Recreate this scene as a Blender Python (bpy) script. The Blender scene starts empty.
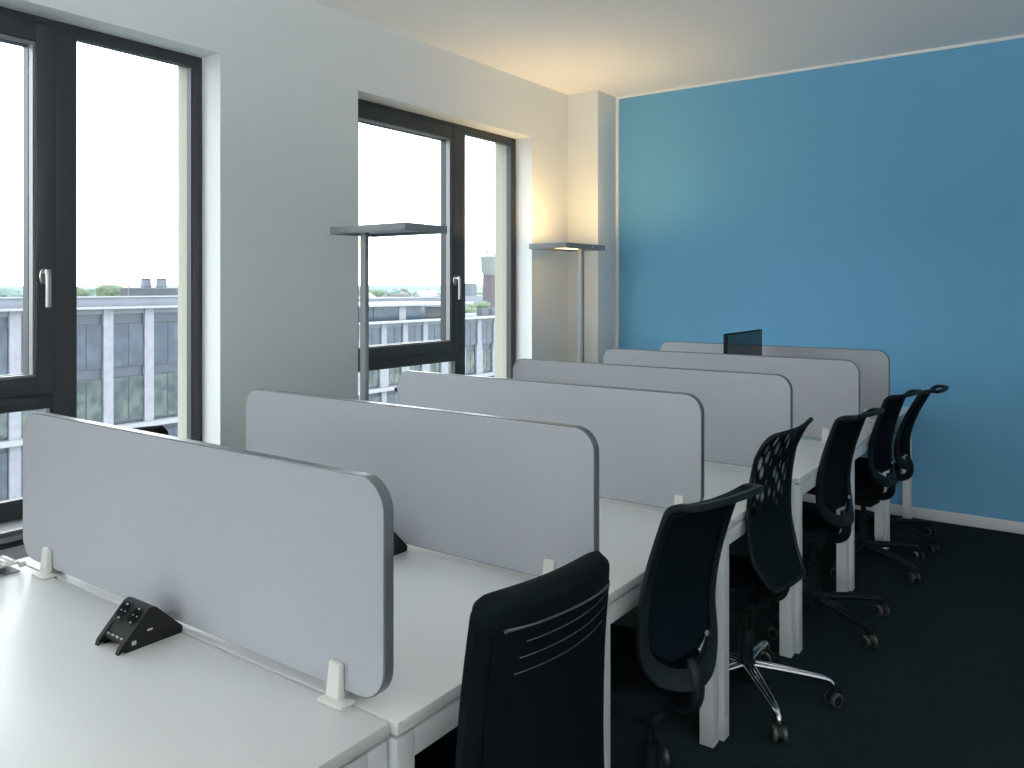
import bpy, bmesh, math, random
from mathutils import Vector, Matrix
random.seed(7)
S = bpy.context.scene
COL = S.collection
PI = math.pi

# ------------------------------------------------------------------ materials
def new_mat(name):
    m = bpy.data.materials.new(name); m.use_nodes = True
    nt = m.node_tree; nt.nodes.clear()
    out = nt.nodes.new('ShaderNodeOutputMaterial')
    return m, nt, out
def mat(name, col, rough=.5, metal=0., spec=.5, bump=0., bscale=200., var=0., vscale=8., stretch=None, sheen=0.):
    m, nt, out = new_mat(name)
    b = nt.nodes.new('ShaderNodeBsdfPrincipled')
    nt.links.new(b.outputs[0], out.inputs[0])
    b.inputs['Base Color'].default_value = (*col, 1)
    b.inputs['Roughness'].default_value = rough
    b.inputs['Metallic'].default_value = metal
    b.inputs['Specular IOR Level'].default_value = spec
    if sheen:
        b.inputs['Sheen Weight'].default_value = sheen
    tc = nt.nodes.new('ShaderNodeTexCoord')
    src = tc.outputs['Object']
    if stretch:
        mp = nt.nodes.new('ShaderNodeMapping'); mp.inputs['Scale'].default_value = stretch
        nt.links.new(src, mp.inputs[0]); src = mp.outputs[0]
    if var:
        n = nt.nodes.new('ShaderNodeTexNoise'); n.inputs['Scale'].default_value = vscale
        n.inputs['Detail'].default_value = 4
        nt.links.new(src, n.inputs['Vector'])
        r = nt.nodes.new('ShaderNodeMapRange')
        r.inputs['From Min'].default_value = .3; r.inputs['From Max'].default_value = .7
        r.inputs['To Min'].default_value = 1-var; r.inputs['To Max'].default_value = 1+var
        nt.links.new(n.outputs['Fac'], r.inputs['Value'])
        mx = nt.nodes.new('ShaderNodeVectorMath'); mx.operation = 'SCALE'
        mx.inputs[0].default_value = col
        nt.links.new(r.outputs[0], mx.inputs['Scale'])
        nt.links.new(mx.outputs[0], b.inputs['Base Color'])
    if bump:
        n = nt.nodes.new('ShaderNodeTexNoise'); n.inputs['Scale'].default_value = bscale
        n.inputs['Detail'].default_value = 3
        nt.links.new(src, n.inputs['Vector'])
        bp = nt.nodes.new('ShaderNodeBump'); bp.inputs['Strength'].default_value = bump
        bp.inputs['Distance'].default_value = .002
        nt.links.new(n.outputs['Fac'], bp.inputs['Height'])
        nt.links.new(bp.outputs[0], b.inputs['Normal'])
    return m

def emis(name, col, s):
    m, nt, out = new_mat(name)
    e = nt.nodes.new('ShaderNodeEmission')
    e.inputs[0].default_value = (*col, 1); e.inputs[1].default_value = s
    nt.links.new(e.outputs[0], out.inputs[0]); return m

def glass_mat(name, tint=(.97, .99, .98)):
    m, nt, out = new_mat(name)
    t = nt.nodes.new('ShaderNodeBsdfTransparent'); t.inputs[0].default_value = (*tint, 1)
    g = nt.nodes.new('ShaderNodeBsdfGlossy'); g.inputs['Roughness'].default_value = 0.0
    lw = nt.nodes.new('ShaderNodeLayerWeight'); lw.inputs[0].default_value = .5
    pw = nt.nodes.new('ShaderNodeMath'); pw.operation = 'POWER'; pw.inputs[1].default_value = 5
    nt.links.new(lw.outputs['Facing'], pw.inputs[0])
    f = nt.nodes.new('ShaderNodeMath'); f.operation = 'MULTIPLY_ADD'; f.inputs[1].default_value = .94; f.inputs[2].default_value = .05
    nt.links.new(pw.outputs[0], f.inputs[0])
    mx = nt.nodes.new('ShaderNodeMixShader')
    nt.links.new(f.outputs[0], mx.inputs[0]); nt.links.new(t.outputs[0], mx.inputs[1]); nt.links.new(g.outputs[0], mx.inputs[2])
    nt.links.new(mx.outputs[0], out.inputs[0]); return m

def carpet_mat():
    m, nt, out = new_mat('carpet')
    b = nt.nodes.new('ShaderNodeBsdfPrincipled'); nt.links.new(b.outputs[0], out.inputs[0])
    b.inputs['Roughness'].default_value = 1; b.inputs['Specular IOR Level'].default_value = .1
    tc = nt.nodes.new('ShaderNodeTexCoord')
    mp = nt.nodes.new('ShaderNodeMapping'); mp.inputs['Scale'].default_value = (260, 40, 1)
    nt.links.new(tc.outputs['Object'], mp.inputs[0])
    n = nt.nodes.new('ShaderNodeTexNoise'); n.inputs['Scale'].default_value = 1; n.inputs['Detail'].default_value = 3
    nt.links.new(mp.outputs[0], n.inputs['Vector'])
    n2 = nt.nodes.new('ShaderNodeTexNoise'); n2.inputs['Scale'].default_value = 90; n2.inputs['Detail'].default_value = 2
    nt.links.new(tc.outputs['Object'], n2.inputs['Vector'])
    ad = nt.nodes.new('ShaderNodeMath'); ad.operation = 'ADD'
    nt.links.new(n.outputs['Fac'], ad.inputs[0]); nt.links.new(n2.outputs['Fac'], ad.inputs[1])
    cr = nt.nodes.new('ShaderNodeValToRGB')
    cr.color_ramp.elements[0].position = .35; cr.color_ramp.elements[0].color = (.0014, .0042, .0050, 1)
    cr.color_ramp.elements[1].position = .68; cr.color_ramp.elements[1].color = (.0068, .0165, .0185, 1)
    dv = nt.nodes.new('ShaderNodeMath'); dv.operation = 'MULTIPLY'; dv.inputs[1].default_value = .5
    nt.links.new(ad.outputs[0], dv.inputs[0]); nt.links.new(dv.outputs[0], cr.inputs[0])
    nt.links.new(cr.outputs[0], b.inputs['Base Color'])
    bp = nt.nodes.new('ShaderNodeBump'); bp.inputs['Strength'].default_value = .5; bp.inputs['Distance'].default_value = .004
    nt.links.new(dv.outputs[0], bp.inputs['Height']); nt.links.new(bp.outputs[0], b.inputs['Normal'])
    return m

def net_mat():
    """black net with rows of slanted oval holes"""
    m, nt, out = new_mat('perforated_net')
    b = nt.nodes.new('ShaderNodeBsdfPrincipled'); b.inputs['Base Color'].default_value = (.0012, .0045, .0062, 1)
    b.inputs['Roughness'].default_value = .9; b.inputs['Specular IOR Level'].default_value = .05
    t = nt.nodes.new('ShaderNodeBsdfTransparent'); t.inputs[0].default_value = (.22, .24, .26, 1)
    tc = nt.nodes.new('ShaderNodeTexCoord')
    mp = nt.nodes.new('ShaderNodeMapping'); mp.inputs['Rotation'].default_value = (math.radians(28), 0, 0)
    mp.inputs['Scale'].default_value = (0, 29, 14)
    nt.links.new(tc.outputs['Object'], mp.inputs[0])
    v = nt.nodes.new('ShaderNodeTexVoronoi'); v.inputs['Scale'].default_value = 1; v.inputs['Randomness'].default_value = .35
    nt.links.new(mp.outputs[0], v.inputs['Vector'])
    lt = nt.nodes.new('ShaderNodeMapRange')
    lt.inputs['From Min'].default_value = .16; lt.inputs['From Max'].default_value = .40
    lt.inputs['To Min'].default_value = 1; lt.inputs['To Max'].default_value = 0
    nt.links.new(v.outputs['Distance'], lt.inputs['Value'])
    sp = nt.nodes.new('ShaderNodeSeparateXYZ'); nt.links.new(tc.outputs['Object'], sp.inputs[0])
    hz = nt.nodes.new('ShaderNodeMapRange'); hz.inputs['From Min'].default_value = .72; hz.inputs['From Max'].default_value = .78
    nt.links.new(sp.outputs['Z'], hz.inputs['Value'])
    yz = nt.nodes.new('ShaderNodeMapRange'); yz.inputs['From Min'].default_value = .09; yz.inputs['From Max'].default_value = .03
    nt.links.new(sp.outputs['Y'], yz.inputs['Value'])
    m0 = nt.nodes.new('ShaderNodeMath'); m0.operation = 'MULTIPLY'
    nt.links.new(hz.outputs[0], m0.inputs[0]); nt.links.new(yz.outputs[0], m0.inputs[1]); hz = m0
    ml = nt.nodes.new('ShaderNodeMath'); ml.operation = 'MULTIPLY'
    nt.links.new(lt.outputs[0], ml.inputs[0]); nt.links.new(hz.outputs[0], ml.inputs[1])
    mx = nt.nodes.new('ShaderNodeMixShader')
    nt.links.new(ml.outputs[0], mx.inputs[0]); nt.links.new(b.outputs[0], mx.inputs[1]); nt.links.new(t.outputs[0], mx.inputs[2])
    nt.links.new(mx.outputs[0], out.inputs[0]); return m

def stripes_mat(name, c1, c2, scale, axis='X', rough=.6, thr=.5):
    m, nt, out = new_mat(name)
    b = nt.nodes.new('ShaderNodeBsdfPrincipled'); nt.links.new(b.outputs[0], out.inputs[0])
    b.inputs['Roughness'].default_value = rough
    tc = nt.nodes.new('ShaderNodeTexCoord')
    w = nt.nodes.new('ShaderNodeTexWave'); w.wave_type = 'BANDS'; w.bands_direction = axis
    w.inputs['Scale'].default_value = scale
    nt.links.new(tc.outputs['Object'], w.inputs['Vector'])
    cr = nt.nodes.new('ShaderNodeValToRGB'); cr.color_ramp.elements[0].position = thr-.1; cr.color_ramp.elements[1].position = thr+.1
    cr.color_ramp.elements[0].color = (*c1, 1); cr.color_ramp.elements[1].color = (*c2, 1)
    nt.links.new(w.outputs['Fac'], cr.inputs[0]); nt.links.new(cr.outputs[0], b.inputs['Base Color'])
    return m

def town_window_mat(name, c1, c2, rough=.15):
    """office glass in large soft colour patches; the green ones are painted-in reflections"""
    m, nt, out = new_mat(name)
    b = nt.nodes.new('ShaderNodeBsdfPrincipled'); nt.links.new(b.outputs[0], out.inputs[0])
    b.inputs['Roughness'].default_value = rough; b.inputs['Specular IOR Level'].default_value = .3
    tc = nt.nodes.new('ShaderNodeTexCoord')
    n = nt.nodes.new('ShaderNodeTexNoise'); n.inputs['Scale'].default_value = 1.6; n.inputs['Detail'].default_value = 5
    nt.links.new(tc.outputs['Object'], n.inputs['Vector'])
    cr = nt.nodes.new('ShaderNodeValToRGB'); cr.color_ramp.elements[0].position = .42; cr.color_ramp.elements[1].position = .62
    cr.color_ramp.elements[0].color = (*c1, 1); cr.color_ramp.elements[1].color = (*c2, 1)
    nt.links.new(n.outputs['Fac'], cr.inputs[0]); nt.links.new(cr.outputs[0], b.inputs['Base Color'])
    return m

M = {}
M['wall'] = mat('white_wall_paint', (.72, .75, .755), .9, spec=.2, bump=.08, bscale=350)
M['ceil'] = mat('ceiling_paint', (.92, .915, .905), .95, spec=.1, bump=.05, bscale=300)
M['blue'] = mat('blue_wall_paint', (.15, .40, .615), .75, spec=.25, bump=.06, bscale=350)
M['trimw'] = mat('trim_white', (.80, .80, .78), .6)
M['base'] = mat('baseboard_white', (.74, .76, .77), .5)
M['carpet'] = carpet_mat()
M['frame'] = mat('anthracite_window_frame', (.026, .031, .035), .5, spec=.5)
M['bead'] = mat('aluminium_bead', (.20, .205, .21), .45, metal=.3)
M['glass'] = glass_mat('window_glass')
M['cream'] = mat('cream_render', (.30, .295, .25), .9)
M['sill'] = mat('grey_sill', (.30, .32, .34), .25)
M['steel'] = mat('brushed_steel', (.42, .42, .41), .3, metal=1)
M['desk'] = mat('white_laminate', (.79, .80, .795), .32, spec=.5, bump=.03, bscale=500)
M['deskedge'] = mat('desk_frame_white', (.72, .75, .76), .4)
M['gap'] = mat('grey_steel', (.18, .19, .2), .5)
M['felt'] = mat('grey_felt', (.405, .425, .462), .95, spec=.15, bump=.35, bscale=600, var=.035, vscale=260)
M['edge'] = mat('screen_edge_band', (.085, .10, .115), .32)
M['clamp'] = mat('clamp_white', (.70, .70, .66), .45)
M['black'] = mat('black_plastic', (.0028, .005, .0065), .55, spec=.15, bump=.1, bscale=900)
M['frameblk'] = mat('satin_black_frame', (.0028, .0062, .0080), .55, spec=.15)
M['fabric'] = mat('black_mesh_fabric', (.0012, .0040, .0062), .9, spec=.04, bump=.3, bscale=700)
M['leather'] = mat('black_upholstery', (.0012, .0032, .0048), .8, spec=.06, bump=.1, bscale=450)
M['shell'] = mat('black_upholstery_rear', (.0010, .0028, .0042), .75, spec=.05, bump=.1, bscale=600)
M['piping'] = mat('grey_piping', (.030, .037, .042), .55)
M['net'] = net_mat()
M['chrome'] = mat('chrome', (.75, .76, .78), .12, metal=1)
M['tread'] = mat('grey_caster_tread', (.032, .033, .035), .5)
M['lampgrey'] = mat('lamp_grey_metal', (.21, .235, .25), .5, metal=.1)
M['lampunder'] = mat('lamp_diffuser_off', (.55, .57, .58), .5)
M['warm'] = emis('warm_uplight', (1.0, .66, .28), 26)
M['warmdown'] = emis('warm_downlight', (1.0, .66, .30), 4)
M['neutral'] = emis('added_fill_uplight', (1.0, .985, .965), 400)  # emission of the added fill lamps out of view
M['yellow'] = mat('yellow_sticker', (.42, .40, .05), .6)
M['socket'] = mat('socket_black', (.004, .005, .006), .5, spec=.2)
M['sockhole'] = mat('socket_recess', (.0012, .0014, .0016), .8, spec=.05)
M['silver'] = mat('contact_silver', (.7, .7, .68), .3, metal=.8)
M['labelw'] = mat('white_label', (.55, .56, .55), .6)
M['monitor'] = mat('monitor_glass', (.004, .010, .018), .18, spec=.6)
# town; distance haze is mixed into the leaf, hill, ground and house colours
M['stone'] = mat('pale_stone', (0.149, 0.158, 0.183), .9, var=.12, vscale=3)
M['coping'] = mat('white_coping', (0.178, 0.189, 0.208), .8)
M['parapet'] = mat('parapet_concrete', (0.109, 0.124, 0.149), .9, var=.1, vscale=.7)
M['spandrel'] = mat('blue_grey_panel', (0.022, 0.032, 0.050), .5)
M['pane'] = town_window_mat('blue_office_glass', (0.020, 0.032, 0.050), (0.032, 0.050, 0.072))
M['paneg'] = town_window_mat('green_reflection_glass', (0.012, 0.025, 0.032), (0.042, 0.065, 0.059))  # green reflections painted into the pane colour
M['mull'] = mat('slate_mullion', (0.012, 0.018, 0.025), .5)
M['louvre'] = stripes_mat('louvre_screen', (0.030, 0.034, 0.042), (0.054, 0.062, 0.070), 3.0, 'Y')
M['roofg'] = mat('roof_gravel', (0.109, 0.124, 0.139), .95, var=.15, vscale=.5)
M['white'] = mat('roof_white', (0.208, 0.214, 0.218), .8)
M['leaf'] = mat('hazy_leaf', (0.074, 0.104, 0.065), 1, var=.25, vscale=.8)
M['leaffar'] = mat('haze_pale_leaf', (0.084, 0.124, 0.119), 1, var=.2, vscale=.3)
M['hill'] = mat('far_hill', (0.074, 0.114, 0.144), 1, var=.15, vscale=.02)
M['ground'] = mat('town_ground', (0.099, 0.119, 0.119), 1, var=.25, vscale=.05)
M['house'] = mat('haze_pale_house', (0.149, 0.154, 0.164), .9, var=.2, vscale=.2)
M['houser'] = mat('grey_roof', (0.079, 0.090, 0.109), .9)
M['houseb'] = mat('tan_house', (0.134, 0.124, 0.119), .9)
M['brick'] = mat('mauve_brick', (0.079, 0.067, 0.077), .95, var=.12, vscale=1.2)
M['tank'] = mat('tank_concrete', (0.149, 0.164, 0.166), .9)

# ------------------------------------------------------------------ mesh helpers
def link(name, bm, m, parent=None, smooth=False, mats=None):
    me = bpy.data.meshes.new(name)
    bmesh.ops.recalc_face_normals(bm, faces=bm.faces)
    bm.to_mesh(me); bm.free()
    for mm in (mats or [m]): me.materials.append(mm)
    if smooth:
        for p in me.polygons: p.use_smooth = True
    o = bpy.data.objects.new(name, me); COL.objects.link(o)
    if smooth: 
        try: me.set_sharp_from_angle(angle=math.radians(38))
        except Exception: pass
    if parent is not None: o.parent = parent
    return o
def box(bm, x0, x1, y0, y1, z0, z1, bev=0., seg=2, mi=0):
    if x0 > x1: x0, x1 = x1, x0
    if y0 > y1: y0, y1 = y1, y0
    r = bmesh.ops.create_cube(bm, size=1)
    vs = r['verts']
    for v in vs:
        v.co = Vector(((x0+x1)/2+v.co.x*(x1-x0), (y0+y1)/2+v.co.y*(y1-y0), (z0+z1)/2+v.co.z*(z1-z0)))
    fs = set(f for v in vs for f in v.link_faces)
    for f in fs: f.material_index = mi
    if bev:
        es = list(set(e for v in vs for e in v.link_edges))
        bmesh.ops.bevel(bm, geom=es, offset=bev, segments=seg, profile=.5, affect='EDGES')
    return vs
def boxobj(name, b, m, parent=None, bev=0., smooth=None):
    bm = bmesh.new(); box(bm, *b, bev=bev)
    return link(name, bm, m, parent, smooth=bool(bev) if smooth is None else smooth)
def sheet(name, x, y0, y1, z0, z1, m, parent):
    bm = bmesh.new(); bm.faces.new([bm.verts.new(p) for p in ((x, y0, z0), (x, y1, z0), (x, y1, z1), (x, y0, z1))])
    return link(name, bm, m, parent)
def frame_of(d):
    d = d.normalized()
    up = Vector((0, 0, 1)) if abs(d.z) < .95 else Vector((1, 0, 0))
    a = d.cross(up).normalized(); b = a.cross(d).normalized()
    return a, b
def tube(bm, pts, rad, n=12, flat=1., caps=True, mi=0):
    pts = [Vector(p) for p in pts]
    rads = rad if isinstance(rad, (list, tuple)) else [rad]*len(pts)
    rings = []
    a0 = None
    for i, p in enumerate(pts):
        d = (pts[min(i+1, len(pts)-1)]-pts[max(i-1, 0)])
        a, b = frame_of(d)
        if a0 is not None:
            a = (a0-d.normalized()*a0.dot(d.normalized())).normalized(); b = a.cross(d.normalized()).normalized()
        a0 = a
        rings.append([bm.verts.new(p+(a*math.cos(2*PI*k/n)+b*math.sin(2*PI*k/n)*flat)*rads[i]) for k in range(n)])
    for i in range(len(rings)-1):
        for k in range(n):
            f = bm.faces.new((rings[i][k], rings[i][(k+1) % n], rings[i+1][(k+1) % n], rings[i+1][k])); f.material_index = mi
    if caps:
        bm.faces.new(rings[0]).material_index = mi; bm.faces.new(rings[-1]).material_index = mi
def lathe(bm, prof, c=(0, 0, 0), axis='Z', n=24, mi=0):
    """prof: list of (r, h)"""
    rings = []
    for r, h in prof:
        ring = []
        for k in range(n):
            a = 2*PI*k/n
            p = {'Z': (r*math.cos(a), r*math.sin(a), h), 'X': (h, r*math.cos(a), r*math.sin(a)), 'Y': (r*math.cos(a), h, r*math.sin(a))}[axis]
            ring.append(bm.verts.new(Vector(c)+Vector(p)))
        rings.append(ring)
    for i in range(len(rings)-1):
        for k in range(n):
            f = bm.faces.new((rings[i][k], rings[i][(k+1) % n], rings[i+1][(k+1) % n], rings[i+1][k])); f.material_index = mi
    bm.faces.new(rings[0]).material_index = mi; bm.faces.new(rings[-1]).material_index = mi
def prism(bm, pts, vec, mi=0):
    a = [bm.verts.new(Vector(p)) for p in pts]
    b = [bm.verts.new(Vector(p)+Vector(vec)) for p in pts]
    bm.faces.new(a).material_index = mi; bm.faces.new(b).material_index = mi
    n = len(a)
    for i in range(n):
        bm.faces.new((a[i], a[(i+1) % n], b[(i+1) % n], b[i])).material_index = mi
def smoothpath(pts, n=6):
    """Catmull-Rom through the points"""
    P = [Vector(p) for p in pts]; out = []
    for i in range(len(P)-1):
        p0, p1, p2, p3 = P[max(i-1, 0)], P[i], P[i+1], P[min(i+2, len(P)-1)]
        for k in range(n):
            t = k/n
            out.append(.5*((2*p1)+(-p0+p2)*t+(2*p0-5*p1+4*p2-p3)*t*t+(-p0+3*p1-3*p2+p3)*t**3))
    out.append(P[-1]); return out
def thing(name, label, cat, loc=(0, 0, 0), rz=0., group=None):
    o = bpy.data.objects.new(name, None); COL.objects.link(o)
    o.location = loc; o.rotation_euler = (0, 0, rz); o.empty_display_size = .1
    o['label'] = label; o['category'] = cat
    if group: o['group'] = group
    return o
def tag(o, label, cat, group=None):
    o['label'] = label; o['category'] = cat
    if group: o['group'] = group
    return o
def struct(o): o['kind'] = 'structure'; return o
def copy_tree(o, parent=None):
    c = o.copy(); COL.objects.link(c)
    if parent is not None: c.parent = parent
    for ch in list(o.children): copy_tree(ch, c)
    return c

# ------------------------------------------------------------------ the room
XW, XO = -3.48, -3.82           # inner and outer face of the window wall
YB = 5.96                       # blue wall
ZC = 3.112                      # ceiling
XR, YF = 2.9, -6.2
Z0, Z1 = .56, 2.69              # window opening
WINS = [(.598, 2.403), (3.323, 5.133), (-2.127, -.32), (-4.85, -3.045)]

bm = bmesh.new()
ys = sorted(WINS)
edges = [YF-.3] + [v for w in ys for v in w] + [YB+.3]
box(bm, XO, XW, edges[0], edges[-1], -.1, Z0)
box(bm, XO, XW, edges[0], edges[-1], Z1, ZC+.2)
for i in range(0, len(edges), 2): box(bm, XO, XW, edges[i], edges[i+1], Z0, Z1)
struct(link('wall_left', bm, M['wall']))
struct(boxobj('wall_back', (XW, XR+.3, YB, YB+.25, -.1, ZC+.2), M['blue']))
# the far end and the right side of the office, behind the camera: their windows are added for daylight
RW = [(-5.7, -3.5)]
FW = [(.4, 2.4)]
def holed(name, horiz, c0, c1, lo, hi, wins):
    bm = bmesh.new()
    def bb(a, b, z0, z1):
        if horiz: box(bm, a, b, c0, c1, z0, z1)
        else: box(bm, c0, c1, a, b, z0, z1)
    e = [lo]+[v for w_ in wins for v in w_]+[hi]
    bb(lo, hi, -.1, Z0); bb(lo, hi, Z1, ZC+.2)
    for i in range(0, len(e), 2): bb(e[i], e[i+1], Z0, Z1)
    struct(link(name, bm, M['wall']))
    for k, (a, b) in enumerate(wins):
        w = struct(bpy.data.objects.new('window_%d' % (k+(5 if horiz else 8)), None)); COL.objects.link(w)
        bm = bmesh.new(); m_ = (c0+c1)/2; m0, m1 = m_-.035, m_+.035
        def fb(a, b, z0, z1):
            if horiz: box(bm, a, b, m0, m1, z0, z1, .003)
            else: box(bm, m0, m1, a, b, z0, z1, .003)
        fb(a, a+.07, Z0, Z1); fb(b-.07, b, Z0, Z1); fb(a+.07, b-.07, Z0, Z0+.07); fb(a+.07, b-.07, Z1-.07, Z1); fb((a+b)/2-.05, (a+b)/2+.05, Z0+.07, Z1-.07)
        link('window_frame', bm, M['frame'], w, True)
        l = bpy.data.lights.new('daylight_portal', 'AREA'); l.shape = 'RECTANGLE'
        l.cycles.is_portal = True
        lo_ = bpy.data.objects.new('daylight_portal', l); COL.objects.link(lo_)
        if horiz:
            l.size = b-a; l.size_y = Z1-Z0; lo_.location = ((a+b)/2, min(c0, c1)-.02, (Z0+Z1)/2); lo_.rotation_euler = (PI/2, 0, PI)
        else:
            l.size = Z1-Z0; l.size_y = b-a; lo_.location = (max(c0, c1)+.02, (a+b)/2, (Z0+Z1)/2); lo_.rotation_euler = (0, PI/2, 0)
holed('wall_right', False, XR, XR+.2, YF-.3, YB, RW)
holed('wall_front', True, YF-.3, YF, XW, XR, FW)
struct(boxobj('floor', (XW, XR, YF, YB, -.1, 0), M['carpet']))
struct(boxobj('ceiling', (XW, XR, YF, YB, ZC, ZC+.2), M['ceil']))
struct(boxobj('wall_corner', (XW, -3.194, 5.65, YB, 0, ZC), M['wall'], bev=.004))
struct(boxobj('trim_1', (-3.194, -3.170, YB-.012, YB, .072, ZC-.016), M['trimw']))
struct(boxobj('trim_2', (-3.194, XR, YB-.014, YB, ZC-.018, ZC), M['trimw']))
struct(boxobj('baseboard_back', (-3.194, XR, YB-.014, YB, 0, .072), M['base'], bev=.003))
struct(boxobj('baseboard_left', (XW, XW+.014, YF, 5.65, 0, .072), M['base'], bev=.003))

def make_window(n, a, b):
    w = struct(bpy.data.objects.new('window_%d' % n, None)); COL.objects.link(w); w.location = (0, 0, 0)
    xi, xo = -3.63, -3.685
    bm = bmesh.new()                                             # fixed outer frame
    box(bm, xo, xi, a, a+.075, Z0, Z1, .003); box(bm, xo, xi, b-.052, b, Z0, Z1, .003)
    box(bm, xo+.001, xi-.001, a+.07, b-.050, Z1-.055, Z1, .003)
    box(bm, xo+.001, xi-.001, a+.07, b-.050, Z0, Z0+.085, .003)
    link('window_frame', bm, M['frame'], w, True)
    boxobj('mullion', (xo+.002, xi+.001, a+1.083, a+1.180, Z0+.08, Z1-.05), M['frame'], w, .003)
    boxobj('transom', (xo+.002, xi-.002, a+.07, a+1.085, 1.02, 1.098), M['frame'], w, .003)
    # opening sash, upper left
    sa = bpy.data.objects.new('sash', None); COL.objects.link(sa); sa.parent = w
    x1, x0 = xi+.022, -3.69
    y0, y1, z0, z1 = a+.045, a+1.090, 1.086, Z1-.038
    bm = bmesh.new()
    box(bm, x0, x1, y0, y0+.082, z0, z1, .004); box(bm, x0, x1, y1-.082, y1, z0, z1, .004)
    box(bm, x0+.001, x1-.001, y0+.078, y1-.078, z0, z0+.075, .004); box(bm, x0+.001, x1-.001, y0+.078, y1-.078, z1-.078, z1, .004)
    link('sash_frame', bm, M['frame'], sa, True)
    bm = bmesh.new()
    gy0, gy1, gz0, gz1 = y0+.082, y1-.082, z0+.075, z1-.078
    box(bm, -3.655, -3.618, gy1-.010, gy1, gz0, gz1); box(bm, -3.655, -3.618, gy0, gy0+.010, gz0, gz1)
    box(bm, -3.655, -3.618, gy0+.01, gy1-.01, gz0, gz0+.010); box(bm, -3.655, -3.618, gy0+.01, gy1-.01, gz1-.010, gz1)
    link('glazing_bead', bm, M['bead'], sa)
    sheet('pane', -3.700, gy0+.004, gy1-.004, gz0+.004, gz1-.004, M['glass'], sa)
    bm = bmesh.new()
    box(bm, -3.700, -3.6551, gy1-.012, gy1, gz0, gz1); box(bm, -3.700, -3.6551, gy0, gy0+.012, gz0, gz1)
    box(bm, -3.700, -3.6551, gy0+.012, gy1-.012, gz0, gz0+.012); box(bm, -3.700, -3.6551, gy0+.012, gy1-.012, gz1-.012, gz1)
    link('gasket', bm, M['frame'], sa)
    h = bpy.data.objects.new('handle', None); COL.objects.link(h); h.parent = w
    hy = y1-.055
    bm = bmesh.new()
    lathe(bm, [(.0, 0), (.017, 0), (.018, .008), (.016, .012), (.0, .012)], (x1, hy, 1.585), 'X', 20)
    for v in bm.verts: v.co.z = 1.585+(v.co.z-1.585)*1.9
    tube(bm, [(x1+.008, hy, 1.60), (x1+.045, hy, 1.60)], .009, 12)
    tube(bm, smoothpath([(x1+.042, hy, 1.612), (x1+.048, hy, 1.57), (x1+.048, hy, 1.455)], 4), .0105, 12)
    link('handle_lever', bm, M['steel'], h, True)
    bm = bmesh.new()
    for (p, q, r_, s_) in ((a+.075, a+1.083, Z0+.085, 1.02), (a+1.180, b-.052, Z0+.085, Z1-.055)):
        box(bm, -3.67, -3.634, p, p+.008, r_, s_); box(bm, -3.67, -3.634, q-.008, q, r_, s_)
        box(bm, -3.67, -3.634, p+.008, q-.008, r_, r_+.008)
    link('glazing_bead', bm, M['frame'], w)
    sheet('lower_pane', -3.674, a+.07, a+1.083, Z0+.08, 1.025, M['glass'], w)
    sheet('side_pane', -3.674, a+1.17, b-.048, Z0+.08, Z1-.05, M['glass'], w)
    bm = bmesh.new()
    box(bm, xi-.02, XW+.03, a-.0, b, Z0, Z0+.012, .002); box(bm, XW+.001, XW+.03, a, b, Z0-.022, Z0+.012, .002)
    link('window_sill', bm, M['sill'], w, True)
    boxobj('sill_dark_profile', (XW+.0005, XW+.024, a, b, Z0-.046, Z0-.0225), M['frame'], w)  # dark strip below the front edge of the sill
    bm = bmesh.new()                                            # cream outer reveal
    box(bm, XO-.005, xo, b-.012, b-.0005, Z0, Z1); box(bm, XO-.005, xo, a+.0005, a+.012, Z0, Z1); box(bm, XO-.005, xo, a+.012, b-.012, Z1-.012, Z1-.0005)
    link('outer_reveal', bm, M['cream'], w)
    l = bpy.data.lights.new('daylight_portal', 'AREA'); l.shape = 'RECTANGLE'; l.size = Z1-Z0; l.size_y = b-a
    l.cycles.is_portal = True
    lo = bpy.data.objects.new('daylight_portal', l); COL.objects.link(lo)
    lo.location = (XO-.02, (a+b)/2, (Z0+Z1)/2); lo.rotation_euler = (0, -PI/2, 0)
    return w
for i, (a, b) in enumerate(WINS): make_window(i+1, a, b)

# ------------------------------------------------------------------ desks
J = [.27, 1.082, 1.822, 2.640, 3.455, 4.325, 5.140, 5.925]
TOP = .74
DL = ['white desk nearest the camera holding the full black socket wedge',
      'second white desk from the camera, behind the first grey screen',
      'third white desk from the camera, between second and third grey screens',
      'fourth white desk from the camera, between third and fourth grey screens',
      'fifth white desk from the camera, between fourth and fifth grey screens',
      'sixth white desk, with the dark monitor, between the last two screens',
      'seventh white desk, against the blue wall, beyond the last grey screen']
for k in range(7):
    y0, y1 = J[k]+.003, J[k+1]-.003
    yc = (y0+y1)/2
    xr = -1.037+(yc-1.2)*.018; xl = xr-1.53
    d = thing('desk', DL[k], 'desk', (xl, y0, 0), group='row of white desks')
    X0, X1, W = 0, xr-xl, y1-y0
    boxobj('tabletop', (X0, X1, 0, W, TOP-.025, TOP), M['desk'], d, .0018)
    bm = bmesh.new()                                            # inset spacer under the top
    box(bm, X0+.02, X1-.012, .012, W-.012, TOP-.033, TOP-.025)
    link('top_spacer', bm, M['gap'], d)
    fx0, fx1, fy0, fy1 = X0+.004, X1-.004, .002, W-.002
    T = .049
    for lx in (fx0, fx1-T):
        for ly in (fy0, fy1-T):
            boxobj('leg', (lx, lx+T, ly, ly+T, 0, TOP-.033), M['deskedge'], d, .002)
        boxobj('end_rail', (lx, lx+T, fy0+T, fy1-T, TOP-.033-.052, TOP-.033), M['deskedge'], d, .002)
    for ly in (fy0+.004, fy1-.034): boxobj('long_rail', (fx0+T, fx1-T, ly, ly+.03, TOP-.085, TOP-.033), M['deskedge'], d, .002)

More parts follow.
